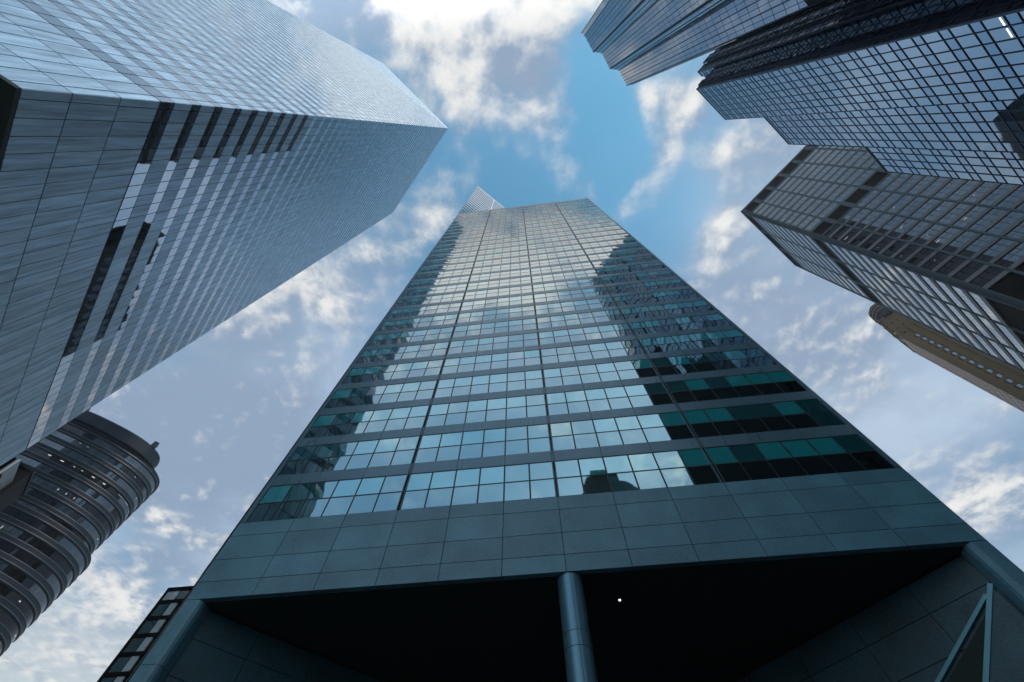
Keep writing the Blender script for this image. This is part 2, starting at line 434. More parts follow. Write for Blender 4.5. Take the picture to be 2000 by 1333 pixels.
# ================================================================ silver tower (left)
def silver_tower():
    c = 29.0
    H = lambda k: k * c + EYE
    ox, oy = grid(-c, 0.662 * c)
    root = thing('silver_tower', 'tall silver aluminium tower with thin window bands and a black underside', 'skyscraper', ox, oy, 45)
    L1, L2 = 1.89 * c, 2.06 * c                               # lower face along +v, upper face along -u
    low = Fac((0, 0), (0, 1)); up = Fac((-L2, 0), (1, 0))
    far = Fac((0, L1), (-1, 0)); side = Fac((-L2, L1), (0, -1))
    zb = H(1.2115)
    joints = [1.2115, 1.348, 1.510, 1.672]
    pitch, w0 = 0.1374, 1.676
    floors = [(w0 if n == 0 else 1.8335 + (n - 1) * pitch, 1.742 if n == 0 else 1.8857 + (n - 1) * pitch) for n in range(52)]
    ztop = 8.78
    floors = [f for f in floors if f[1] < ztop - 0.05]
    # sloped crown: rises from 8.72c over the lower face to 11.0c at the far edge
    za, zbk = H(8.74), H(11.0)
    mb = MB()
    poly = [(-0.25, 0.25), (-0.25, L1 - 0.25), (-L2 + 0.25, L1 - 0.25), (-L2 + 0.25, 0.25)]
    mb.prism(poly, zb + 0.3, H(8.7))
    mb.build('core', M['alu_gap'], root)
    # cladding, panel by panel
    mod = 0.0533 * c
    mb = MB()
    def xs(L):
        e = [0.0, 0.028 * c]
        while e[-1] + mod < L - 0.3: e.append(e[-1] + mod)
        e.append(L); return e
    G = 0.048
    rows = [(H(joints[i]), H(joints[i + 1])) for i in range(3)]
    for i, f in enumerate(floors):
        z1 = H(floors[i + 1][0]) if i + 1 < len(floors) else H(ztop)
        rows.append((H(f[1]), z1))
    wins = {}
    for name, fc, L, rev in (('low', low, L1, False), ('up', up, L2, True), ('far', far, L2, False), ('side', side, L1, False)):
        e = xs(L)
        if rev: e = [L - a for a in reversed(e)]
        for j in range(len(e) - 1):
            for (z0, z1) in rows:
                fc.box(mb, e[j] + G, e[j + 1] - G, z0 + G, z1 - G, -0.25, 0.0, 0, None, False, 0.0015, back=False)
        wins[name] = e
    mb.build('cladding', M['alu'], root)
    cells = []
    for i, f in enumerate(floors):
        for name, fc in (('low', low), ('up', up), ('far', far), ('side', side)):
            e = wins[name]
            for j in range(len(e) - 1):
                cells.append((fc, [(e[j] + G, e[j + 1] - G, H(f[0]) + 0.02, H(f[1]) - 0.02, 0)], i, name))
    rank = {'low': 0, 'up': 0.5, 'far': 60, 'side': 60}
    cells.sort(key=lambda q: q[2] + rank[q[3]])
    windows([q[:2] for q in cells], M['silver_glass'], root, -0.006, tilt=0.0012)
    # slanted crown
    mb = MB()
    z7 = H(ztop) + 0.02
    A, B, Cc, D = (0, 0), (0, L1), (-L2, L1), (-L2, 0)
    mb.quad([(*D, z7), (*A, z7), (*D, zbk)]); mb.quad([(*B, z7), (*Cc, z7), (*Cc, zbk)])
    mb.quad([(*A, z7), (*B, z7), (*Cc, zbk), (*D, zbk)]); mb.quad([(*Cc, z7), (*D, z7), (*D, zbk), (*Cc, zbk)])
    mb.build('slanted_crown', M['alu'], root)
    mb = MB(); zz = z7 + 3.98
    while zz < zbk - 2:
        t = (zz - z7) / (zbk - z7); up.box(mb, 0, L2 * (1 - t) - 0.1, zz - 0.08, zz + 0.08, -0.05, 0.006); zz += 3.98
    for k in range(1, 19):
        t = k / 19; up.box(mb, L2 * (1 - t) - 0.05, L2 * (1 - t) + 0.05, z7, z7 + (zbk - z7) * t - 0.3, -0.05, 0.004)
    mb.build('crown_seams', M['alu_gap'], root)
    mb = MB(); mb.prism([(0, 0), (0, L1), (-L2, L1), (-L2, 0)], zb - 0.35, zb - 0.02)
    mb.build('soffit', M['soffit'], root)
    for (x, y) in ((-4, L1 / 2), (-L2 + 4, L1 / 2), (-L2 / 2, 4), (-L2 / 2, L1 - 4)):
        mb = MB(); mb.box(x - 3.6, x + 3.6, y - 3.6, y + 3.6, 0.0, zb - 0.36); mb.build('stilt', M['alu'], root)
    mb = MB(); mb.box(-L2 / 2 - 9, -L2 / 2 + 9, L1 / 2 - 9, L1 / 2 + 9, 0, zb - 0.36); mb.build('lift_core', M['black_clad'], root)
silver_tower()


# ================================================================ teal corner tower (centre)
def corner_tower():
    d = 19.0
    H = lambda k: k * d + EYE
    x0, x1 = -0.985 * d, 1.02 * d
    root = thing('corner_tower', 'teal glass tower with a flat corner front rising over a dark columned entrance', 'skyscraper', 0, 0, 0)
    R = lambda u, v: grid(u, v)
    fc = Fac((x0, d), (1, 0)); L = x1 - x0; xm = L / 2
    uL, vR = 0.2, -0.27                                       # planes of the two street walls
    vL, uR = x0 * -S2 + d * S2, x1 * S2 + d * S2             # where they meet the front
    zs, zr = H(0.739), H(6.9)
    # solid body
    mb = MB()
    ins = 0.35
    mb.prism([R(uL + ins, vL + 0.3), (x0 + 0.6, d + ins), (x1 - 0.6, d + ins), R(uR + 0.3, vR + ins), R(44, vR + ins), R(44, 53.5), R(uL + ins, 53.5)][::1], zs + 0.3, zr - 0.3)
    mb.prism([R(uL + ins, vL + 1.0), R(uR + 1.0, vL + 1.0), R(uR + 1.0, vR + ins), R(44, vR + ins), R(44, 53.5), R(uL + ins, 53.5)], 0, zs + 0.2)
    mb.prism([R(uL + ins, 33.2), R(43, 33.2), R(43, 53.4), R(uL + ins, 53.4)], zr - 0.35, 172)
    mb.build('core', M['mullion'], root)
    # granite fascia panels
    edge = 0.30
    wx = (L - 2 * edge) / 24
    ex = [edge + wx * k for k in range(25)]
    mb = MB(); G = 0.016
    zj = [0.739, 0.789, 0.858, 0.940, 0.9905]
    for a, b in zip(zj[:-1], zj[1:]):
        for k in range(12):
            fc.box(mb, ex[2 * k] + G if k else 0.0, ex[2 * k + 2] - G if k < 11 else L, H(a) + G, H(b) - G, -0.3, 0.0, 0, None, False, 0.0008)
    mb.build('fascia', M['granite'], root)
    # floors
    pitch, sill = 0.2105, 0.9915
    nfl = 28
    cells = []
    for n in range(nfl):
        z0 = sill + n * pitch
        zsp = z0 + 0.1555
        mb = MB()
        for k in range(12):
            fc.box(mb, ex[2 * k] + 0.012, ex[2 * k + 2] - 0.012, H(zsp) + 0.05, H(z0 + pitch) - 0.03, -0.3, 0.0, 0, None, False, 0.0006)
        mb.build('spandrel', M['spandrel'], root)
        for k in range(24):
            cells.append((fc, [(ex[k] + 0.05, ex[k + 1] - 0.05, H(z0) + 0.0, H(z0 + 0.0765) - 0.045, 1), (ex[k] + 0.05, ex[k + 1] - 0.05, H(z0 + 0.0765) + 0.045, H(zsp) - 0.03, 0)]))
    for n in range(2):
        o = None
    windows(cells, [M['teal_hi'], M['teal_lo']], root, -0.022, limit=96, tilt=0.002)
    mb = MB()
    ztop = H(sill + nfl * pitch)
    fc.box(mb, 0, L, ztop, zr + 0.5, -0.3, 0.02); mb.build('parapet', M['spandrel'], root)
    mb = MB()
    for k in range(1, 24):
        if k % 6:
            for n in range(nfl):
                z0 = sill + n * pitch
                fc.box(mb, ex[k] - 0.04, ex[k] + 0.04, H(z0) - 0.02, H(z0 + 0.1555) + 0.04, -0.25, -0.010)
    for n in range(nfl):
        z0 = sill + n * pitch
        fc.box(mb, edge, L - edge, H(z0 + 0.0765) - 0.04, H(z0 + 0.0765) + 0.04, -0.26, -0.008)
        fc.box(mb, edge, L - edge, H(z0 + 0.1555) - 0.025, H(z0 + 0.1555) + 0.045, -0.27, -0.004)
    mb.build('mullion_grid', M['mullion'], root)
    for k in (6, 12, 18):
        for s in (-1, 1):
            mb = MB(); fc.box(mb, ex[k] + s * 0.085 - 0.03, ex[k] + s * 0.085 + 0.03, H(0.9915), ztop, -0.2, 0.035); mb.build('mullion', M['mullion_face'], root)
    for a, b in ((0.0, edge), (L - edge, L)):
        mb = MB(); fc.box(mb, a, b, H(0.9915), ztop, -0.3, 0.015); mb.build('corner_trim', M['spandrel'], root)
    # street walls beyond the corners (seen in the mirror of other facades)
    for nm, o, r, ln, ztp in (('street_wall', R(uL, 53.5), R(0, -1), 53.5 - vL, zr), ('street_wall', R(uR, vR), R(1, 0), 44 - uR, zr)):
        f2 = Fac(o, r); mb = MB()
        for n in range(nfl + 2):
            z0 = sill + (n - 1) * pitch if n else 0.739
            z1 = sill + n * pitch
            f2.box(mb, 0, ln, H(z0) if n else H(0.739), H(z1) - 2.95 if n else H(0.99), -0.35, 0.0, 0)
            f2.box(mb, 0, ln, H(z1) - 2.95 if n else H(0.99), H(z1), -0.35, -0.06, 1)
        mb.build(nm, [M['dark_clad'], M['dark_glass']], root)
    # high shaft behind the front: its gable of glass bands shows over the roof line
    f3 = Fac(R(uL, vL + 0.25), R(1, 0)); Lc = 0.80 * d
    zc = H(11.0)
    mb = MB()
    p = [R(uL + 0.2, vL + 0.55), R(uL + Lc, vL + 0.55), R(uL + Lc, vL + 6.2), R(uL + 0.2, vL + 6.2)]
    mb.prism(p, zr - 1, zc - 0.2); mb.build('upper_shaft', M['spandrel'], root)
    mb, mg = MB(), MB()
    z = zr - 4
    while z < zc - 1:
        zt = min(z + 4.0, zc)
        f3.box(mb, 0, Lc, z, z + 1.5, -0.3, 0.0)
        for k in range(8):
            f3.box(mg, Lc * k / 8 + 0.04, Lc * (k + 1) / 8 - 0.04, z + 1.5, zt, -0.3, -0.05, 0, None, True, 0.003)
        z += 4.0
    f3.box(mb, 0, Lc, zc - 0.8, zc + 0.2, -0.32, 0.03)
    f3.box(mb, Lc * 0.62 - 0.15, Lc * 0.62 + 0.15, zr, zc, -0.33, 0.06)
    mb.build('shaft_spandrels', M['white_panel'], root); mg.build('shaft_glazing', M['slab_glass'], root)
    # entrance recess
    mb = MB(); tri = [(x0, d), (x1, d), R(uR, vL)]
    mb.prism([(x0 + 0.4, d + 0.31), (x1 - 0.4, d + 0.31), R(uR, vL)], zs + 0.0, zs + 0.29); mb.build('soffit', M['soffit'], root)
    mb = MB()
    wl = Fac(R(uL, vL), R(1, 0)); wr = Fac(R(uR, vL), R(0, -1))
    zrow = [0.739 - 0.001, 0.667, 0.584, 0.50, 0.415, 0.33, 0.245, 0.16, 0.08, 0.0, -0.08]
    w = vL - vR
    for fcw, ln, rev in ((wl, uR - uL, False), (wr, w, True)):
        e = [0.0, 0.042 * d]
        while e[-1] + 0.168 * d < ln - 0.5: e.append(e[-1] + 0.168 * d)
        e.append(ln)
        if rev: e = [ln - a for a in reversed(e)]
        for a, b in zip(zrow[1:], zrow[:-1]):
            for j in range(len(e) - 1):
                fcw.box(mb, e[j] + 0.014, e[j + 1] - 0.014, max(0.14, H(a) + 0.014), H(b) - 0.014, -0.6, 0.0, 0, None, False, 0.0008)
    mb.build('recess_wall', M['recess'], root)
    # columns
    def column(cx, cy, r, zt):
        mb = MB(); N = 48
        cuts = [0.14] + [H(k) for k in (0.10, 0.234, 0.367, 0.434, 0.567, 0.60)] + [zt]
        for a, b in zip(cuts[:-1], cuts[1:]):
            for i in range(N):
                t0, t1 = 2 * math.pi * i / N, 2 * math.pi * (i + 1) / N
                def q(t, rr=r): return (cx + rr * math.cos(t), cy + rr * math.sin(t))
                rr = r
                A, B = q(t0), q(t1)
                mb.quad([(*A, a + 0.012), (*B, a + 0.012), (*B, b - 0.012), (*A, b - 0.012)], 0, None, 0.5)
                A2, B2 = q(t0, r - 0.03), q(t1, r - 0.03)
                mb.quad([(*A2, b - 0.02), (*B2, b - 0.02), (*B2, b + 0.02), (*A2, b + 0.02)], 1, None, 0.5)
        # the upright seam where the two half shells meet, facing the street
        for t in (-math.pi / 2 + 0.12,):
            mb.hexa([(cx + (r + e) * math.cos(t + s * 0.010 * 1.0), cy + (r + e) * math.sin(t + s * 0.010), z) for e, s, z in ((0.003, -1, 0.14), (0.003, 1, 0.14), (0.003, 1, zt - 0.02), (0.003, -1, zt - 0.02))] +
                    [(cx + (r - 0.02) * math.cos(t + s * 0.010), cy + (r - 0.02) * math.sin(t + s * 0.010), z) for s, z in ((-1, 0.14), (1, 0.14), (1, zt - 0.02), (-1, zt - 0.02))], 1)
        mb.build('column', [M['steel'], M['mullion']], root, smooth=False)
    column(0.0235 * d, d + 0.64, 0.60, zs - 0.01)
    for sx, cx in ((1, x0), (-1, x1)):
        mb = MB()
        cuts = [0.14] + [H(k) for k in (0.08, 0.245, 0.415, 0.584)] + [zs - 0.005]
        pl = [(0, 0.0), (0.66, 0.0), (0.78, 0.05), (0.88, 0.16), (0.93, 0.32), (0.93, 0.75), (0.4, 1.2), (-0.3, 0.3)]
        for z0, z1 in zip(cuts[:-1], cuts[1:]):
            pp = [(cx + sx * p[0], d + p[1]) for p in pl]
            mb.prism(pp if sx > 0 else pp[::-1], z0 + 0.012, z1 - 0.012)
        mb.prism([(cx + sx * (p[0] * 0.94 + 0.02), d + 0.03 + p[1] * 0.95) for p in (pl if sx > 0 else pl[::-1])], 0.14, zs - 0.01)
        mb.build('corner_pier', M['granite'], root)
    # entrance fin: leaning granite slab with bright edges
    fx = lambda v, z, dd: (*R(uR - dd, v), z)
    def slab(v0, z0, v1, z1, wdt, thick, d0, name, m):
        mb = MB()
        dv, dz2 = v1 - v0, z1 - z0; l = math.hypot(dv, dz2); nv, nz = -dz2 / l * wdt, dv / l * wdt
        f = [(v0, z0), (v1, z1), (v1 + nv, z1 + nz), (v0 + nv, z0 + nz)]
        mb.hexa([fx(v, z, d0 + thick) for v, z in f] + [fx(v, z, d0) for v, z in f]); mb.build(name, m, root)
    va, zap = 0.053 * d, H(0.649)
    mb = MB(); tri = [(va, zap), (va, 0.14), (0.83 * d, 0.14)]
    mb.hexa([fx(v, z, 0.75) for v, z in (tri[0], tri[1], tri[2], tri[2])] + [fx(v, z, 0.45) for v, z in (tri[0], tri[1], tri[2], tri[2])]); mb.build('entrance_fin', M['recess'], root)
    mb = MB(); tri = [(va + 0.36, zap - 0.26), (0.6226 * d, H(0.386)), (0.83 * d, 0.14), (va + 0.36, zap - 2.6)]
    mb.hexa([fx(v, z, 0.03) for v, z in tri] + [fx(v, z, 0.004) for v, z in tri]); mb.build('fin_shade_sheet', M['soffit'], root)  # thin dark sheet painting the shade between the trim bars
    slab(va, zap, 0.83 * d, 0.14, -0.17, 0.40, 0.40, 'fin_trim', M['bright_steel'])
    slab(va + 0.02 * d, zap - 0.1, 0.283 * d * 2.2, H(0.639) - (0.639 - 0.547) * d * 2.75, 0.14, 0.16, 0.02, 'fin_trim', M['bright_steel'])
    # lamp in the soffit
    mb = MB(); lx, ly = R(0.9 * d, 0.69 * d)
    N = 16
    mb.quad([(lx + 0.06 * math.cos(-2 * math.pi * k / N), ly + 0.06 * math.sin(-2 * math.pi * k / N), zs - 0.03) for k in range(N)])
    for k in range(N):
        a, b = 2 * math.pi * k / N, 2 * math.pi * (k + 1) / N
        mb.quad([(lx + 0.06 * math.cos(t), ly + 0.06 * math.sin(t), z) for t, z in ((a, zs - 0.03), (b, zs - 0.03), (b, zs), (a, zs))])
    mb.build('downlight', M['lamp'], root)
corner_tower()


# ================================================================ dark glass slab (upper right)
def slab_tower():
    s = 36.0
    H = lambda k: k * s + EYE
    ox, oy = grid(0.811 * s, -s)
    root = thing('slab_tower', 'dark mirrored glass slab tower with a stepped top and navy window grid', 'skyscraper', ox, oy, 45)
    U = lambda k: (k - 0.811) * s                             # local x; local y = v + s
    mod = 0.0463 * s
    steps = [(0.811, 1.117, 3.46, 0.0), (1.117, 1.365, 2.955, -0.25), (1.365, 1.555, 2.325, -0.5)]
    body = MB()
    for a, b, h, off in steps:
        body.box(U(a) + 0.2, U(b) - 0.1, -12.5, off - 0.35, 0, H(h) - 0.1)
    back = (0.765 - 0.811) * s
    body.box(back + 0.3, U(1.117), -11.0, -0.11 * s - 0.3, 0, H(3.575) - 0.1)
    body.build('core', M['slab_frame'], root)
    pitch, tall = 0.0966, 0.0615
    cells = []; fr = MB()
    zrow = []
    z = 1.769
    while z > 0.2: z -= pitch
    while z < 3.7: zrow.append(z); z += pitch
    frw = 0.037
    def face(fc, L, top, mats, cols, order):
        e = [L * k / cols for k in range(cols + 1)]
        for z in zrow:
            if z >= top - 0.02: break
            for k in range(cols):
                zt = min(z + tall, top); zn = min(z + pitch, top)
                panes = [(e[k] + frw, e[k + 1] - frw, H(z) + frw, H(zt) - frw, mats[0])]
                cells.append((order + abs(z - 1.45) * 30 + 0.02 * k, fc, panes))
                if zn - z > tall + 0.012: cells.append((order + abs(z - 1.45) * 30 + 0.02 * k + 0.5, fc, [(e[k] + frw, e[k + 1] - frw, H(zt) + frw, H(zn) - frw, mats[1])]))
            fc.box(fr, 0, L, H(z) - frw, H(z) + frw, -0.3, 0.0)
            if z + tall < top - 0.01: fc.box(fr, 0, L, H(z + tall) - frw, H(z + tall) + frw, -0.3, 0.001)
        for x in e: fc.box(fr, max(0, x - frw), min(L, x + frw), 0, H(top), -0.3, 0.012)
        fc.box(fr, -0.05, L + 0.05, H(top) - 0.12, H(top) + 0.12, -0.4, 0.03)
    for a, b, h, off in steps:
        L = (b - a) * s
        face(Fac((U(b), off), (-1, 0)), L, h, (0, 1), max(1, round(L / mod)), 0)
    # smoked side: shallow vertical folds
    ys = [0.0, -0.11 * s]
    folds = [(0.0, -0.85, 0.0), (-0.85, -2.3, -0.35), (-2.3, -0.11 * s, 0.0)]
    for a, b, off in folds:
        face(Fac((off, a), (0, -1)), a - b, 3.46, (2, 2), 1 if a - b < 2 else 2, 40)
    folds = [(-0.11 * s, -0.17 * s, back), (-0.17 * s, -0.235 * s, back - 0.45), (-0.235 * s, -0.282 * s, back)]
    for a, b, off in folds:
        face(Fac((off, a), (0, -1)), a - b, 3.575, (2, 2), 2, 40)
    face(Fac((0.0, -0.11 * s), (-1, 0)), -back, 3.575, (0, 1), 1, 60)
    face(Fac((U(1.117), -0.0), (1, 0)), 0.02, 0.3, (0, 1), 1, 99)
    cells.sort(key=lambda q: q[0])
    windows([(q[1], q[2]) for q in cells], [M['slab_glass'], M['slab_short'], M['slab_dark']], root, -0.07, tilt=0.0012)
    fr.build('window_grid', M['slab_frame'], root)
    fc = Fac((U(1.117), 0), (-1, 0)); L = U(1.117)
    mb = MB(); z = 1.392
    fc.box(mb, L - 1.55 * mod, L - 1.45 * mod, H(z), H(z) + 0.1, -0.1, -0.02)
    mb = MB()
    fc.box(mb, L - 0.85 * mod, L - 0.28 * mod, H(1.392), H(1.392) + 0.16, -0.1, -0.06)
    fc.box(mb, L - 1.75 * mod, L - 1.1 * mod, H(1.392), H(1.392) + 0.16, -0.1, -0.06)
    mb.build('strip_light', M['lamp'], root)
slab_tower()


# ================================================================ blue pleated tower (top)
def pleated_tower():
    e = 48.0
    H = lambda k: k * e + EYE
    ox, oy = grid(0, -e)
    root = thing('pleated_tower', 'pale blue glass tower with a folded zigzag front beyond the dark slab', 'skyscraper', ox, oy, 45)
    zt = H(4.62)
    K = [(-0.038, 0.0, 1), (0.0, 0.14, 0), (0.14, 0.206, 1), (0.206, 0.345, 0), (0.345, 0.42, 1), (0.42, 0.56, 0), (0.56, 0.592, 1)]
    fold = 2.0
    pts = []
    for (a, b, k) in K:
        pts.append((a * e, 0.0 if k == 0 else fold if a > -0.01 else 0.0))
    pts.append((0.592 * e, 0.3))
    body = MB()
    body.prism([(0.592 * e - 0.2, -0.8), (-0.038 * e + 0.2, -0.8), (-0.038 * e + 0.2, -22), (0.592 * e - 0.2, -22)], 0, zt - 0.3)
    body.build('core', M['pleat_recess'], root)
    mb = MB(); mb.box(-1.0, 9, 2.6, 6.0, 0, 118); mb.box(9, 17, 2.6, 5.6, 0, 100); mb.box(17, 25, 2.6, 5.2, 0, 86); mb.build('unseen_dark_block', M['dark_clad'], root)  # added unseen blocks that darken the view mirrored in the teal tower
    cells = []; fr = MB(); rec = MB()
    fh = 3.9
    for i, (a, b, k) in enumerate(K):
        p0, p1 = pts[i], pts[i + 1]
        fc = Fac(p1, (p0[0] - p1[0], p0[1] - p1[1])); L = math.hypot(p0[0] - p1[0], p0[1] - p1[1])
        cols = 3 if k == 0 else 2 if b - a > 0.05 else 1
        z = zt
        top = True
        while z > 20:
            for c in range(cols):
                x0, x1 = L * c / cols, L * (c + 1) / cols
                pw = 2 if cols != 1 else 1
                for q in range(pw):
                    y0, y1 = x0 + (x1 - x0) * q / pw, x0 + (x1 - x0) * (q + 1) / pw
                    cells.append((z, fc, [(y0 + 0.06, y1 - 0.06, z - fh + 0.09, z - 0.09, k)]))
            z -= fh
        for c in range(cols + 1):
            x = L * c / cols
            wd = 0.2 if c in (0, cols) else 0.12
            fc.box(fr, max(0.0, x - wd), min(L, x + wd), 0, zt + 0.2, -0.5, 0.10)
        fc.box(fr, 0, L, 0, zt, -0.75, -0.12)
        if k == 1:
            fc.box(rec, L * 0.86, L + 0.0, 0, zt, -0.6, 0.13)  # proud dark strip painted as the shade of a gap
    cells.sort(key=lambda q: abs(q[0] - 120))
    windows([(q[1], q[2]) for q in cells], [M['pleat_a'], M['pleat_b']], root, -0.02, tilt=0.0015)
    fr.build('window_frame', M['pleat_frame'], root); rec.build('painted_gap_shadow', M['pleat_recess'], root)
pleated_tower()


# ================================================================ concrete grid tower (right)
def grid_tower():
    b = 88.0
    H = lambda k: k * b + EYE
    v0 = -0.388 * b
    ox, oy = grid(b, v0)
    root = thing('grid_tower', 'grey brown concrete grid tower with black open plant floors', 'skyscraper', ox, oy, 45)
    bay = 0.0675 * b; nb = 9; L1 = bay * nb
    bay2 = 0.1345 * b; L2 = bay2 * 3
    fa = Fac((0, 0), (0, -1)); fb = Fac((L2, 0), (-1, 0))
    zt = H(2.035)
    body = MB(); body.box(1.0, L2 - 1.0, -L1, -1.0, 0, zt - 0.5); body.build('core', M['void'], root)
    rows = []                                                 # (z0, z1, kind)
    zc0 = H(1.955); rows.append((zc0, zt - 1.2, 'void'))
    pitch = 0.0435 * b
    zm1, zm0 = H(1.535), H(1.475)
    z = zc0
    n = round((zc0 - zm1) / pitch); p1 = (zc0 - zm1) / n
    for k in range(n): rows.append((zc0 - (k + 1) * p1, zc0 - k * p1, 'floor'))
    rows.append((zm0, zm1, 'void'))
    z = zm0; k = 0
    while z - pitch > 30:
        rows.append((z - pitch, z, 'void' if k in (13, 14) else 'floor')); z -= pitch; k += 1
    cells = []; sp = MB(); fin = MB()
    for fc, L, bw, nbay, main in ((fa, L1, bay, nb, True), (fb, L2, bay2, 3, False)):
        for (z0, z1, kd) in rows:
            for j in range(nbay):
                x0, x1 = j * bw + (0.26 if main else 0.26), (j + 1) * bw - (0.26 if main else 0.26)
                if kd == 'void':
                    fc.box(sp, x0 - 0.2, x1 + 0.2, z0, z1, -0.9, -0.42, 1); continue  # black panel paints the shade inside the open cell
                sh = 1.30 if main else 1.75
                fc.box(sp, x0, x1, z0 - 0.02, z0 + (0.34 if main else 0.55), -0.9, -0.20, 1)
                # spandrel under each window, with a black strip below painting the slot's shade
                fc.box(sp, x0, x1, z0 + (0.34 if main else 0.55), z0 + sh, -0.9, -0.10, 0)
                nq = 4 if main else 7
                panes = [(x0 + (x1 - x0) * q / nq + 0.05, x0 + (x1 - x0) * (q + 1) / nq - 0.05, z0 + sh + 0.03, z1 - 0.03, 0 if main else 1) for q in range(nq)]
                if main:
                    zm = z0 + sh + 1.5
                    panes = [(a, bb, z0 + sh + 0.03, zm - 0.03, 0) for a, bb, _, _, _ in panes] + [(a, bb, zm + 0.03, z1 - 0.03, 0) for a, bb, _, _, _ in panes]
                cells.append(((0 if z1 < 160 else 40) + abs(z1 - 95) * 0.3 + j * 0.5, fc, panes))
        for j in range(nbay + 1):
            x = min(max(j * bw, 0.45), L - 0.45)
            mbp = MB(); wd = 0.55 if j in (0,) or j == nbay else 0.24
            fc.box(mbp, max(0, x - wd), min(L, x + wd), 0, zt - 1.2 - 0.01, -1.2, 0.0); mbp.build('pier', M['concrete'], root)
        mbp = MB()
        for (z0, z1, kd) in rows:
            if kd == 'void' and z0 > 100:
                for j in range(1, nbay):
                    mbp = MB(); fc.box(mbp, j * bw - 0.62, j * bw + 0.62, z0 + 0.36, z1 - 0.36, -1.1, 0.02); mbp.build('plant_floor_pier', M['concrete'], root)
        mbp = MB(); fc.box(mbp, 0.0, L, zt - 1.2, zt, -1.3, 0.04)
        mbp.build('cornice', M['concrete'], root)
        for zz0 in (zc0, zm1, zm0):
            mbp = MB(); fc.box(mbp, 0.56, L - 0.56, zz0 - 0.35, zz0 + 0.35, -1.0, -0.05); mbp.build('floor_beam', M['concrete'], root)
    cells.sort(key=lambda q: q[0])
    windows([(q[1], q[2]) for q in cells], [M['grid_glass'], M['grid_sheen']], root, -0.16, tilt=0.0015, limit=100)
    sp.build('spandrels', [M['grid_spandrel'], M['void']], root)
    rnd = random.Random(3)
    for (j, z, w) in ((0, 124, 1.3), (0, 111.5, .2), (0, 103, 0.2), (1, 112, .8), (1, 104, .2), (1, 99, 1.0), (2, 118, .5), (2, 108, .3), (2, 101, .8), (3, 104, .3), (0, 97, .2)):
        mb = MB(); x = (j + rnd.uniform(0.25, 0.6)) * bay
        r = min(rows, key=lambda q: abs(q[0] + 2.6 - z))
        fa.box(mb, x, x + w * 0.8, r[1] - 0.9, r[1] - 0.78, -0.2, -0.15); mb.build('ceiling_light', M['lamp_dim'], root)
grid_tower()


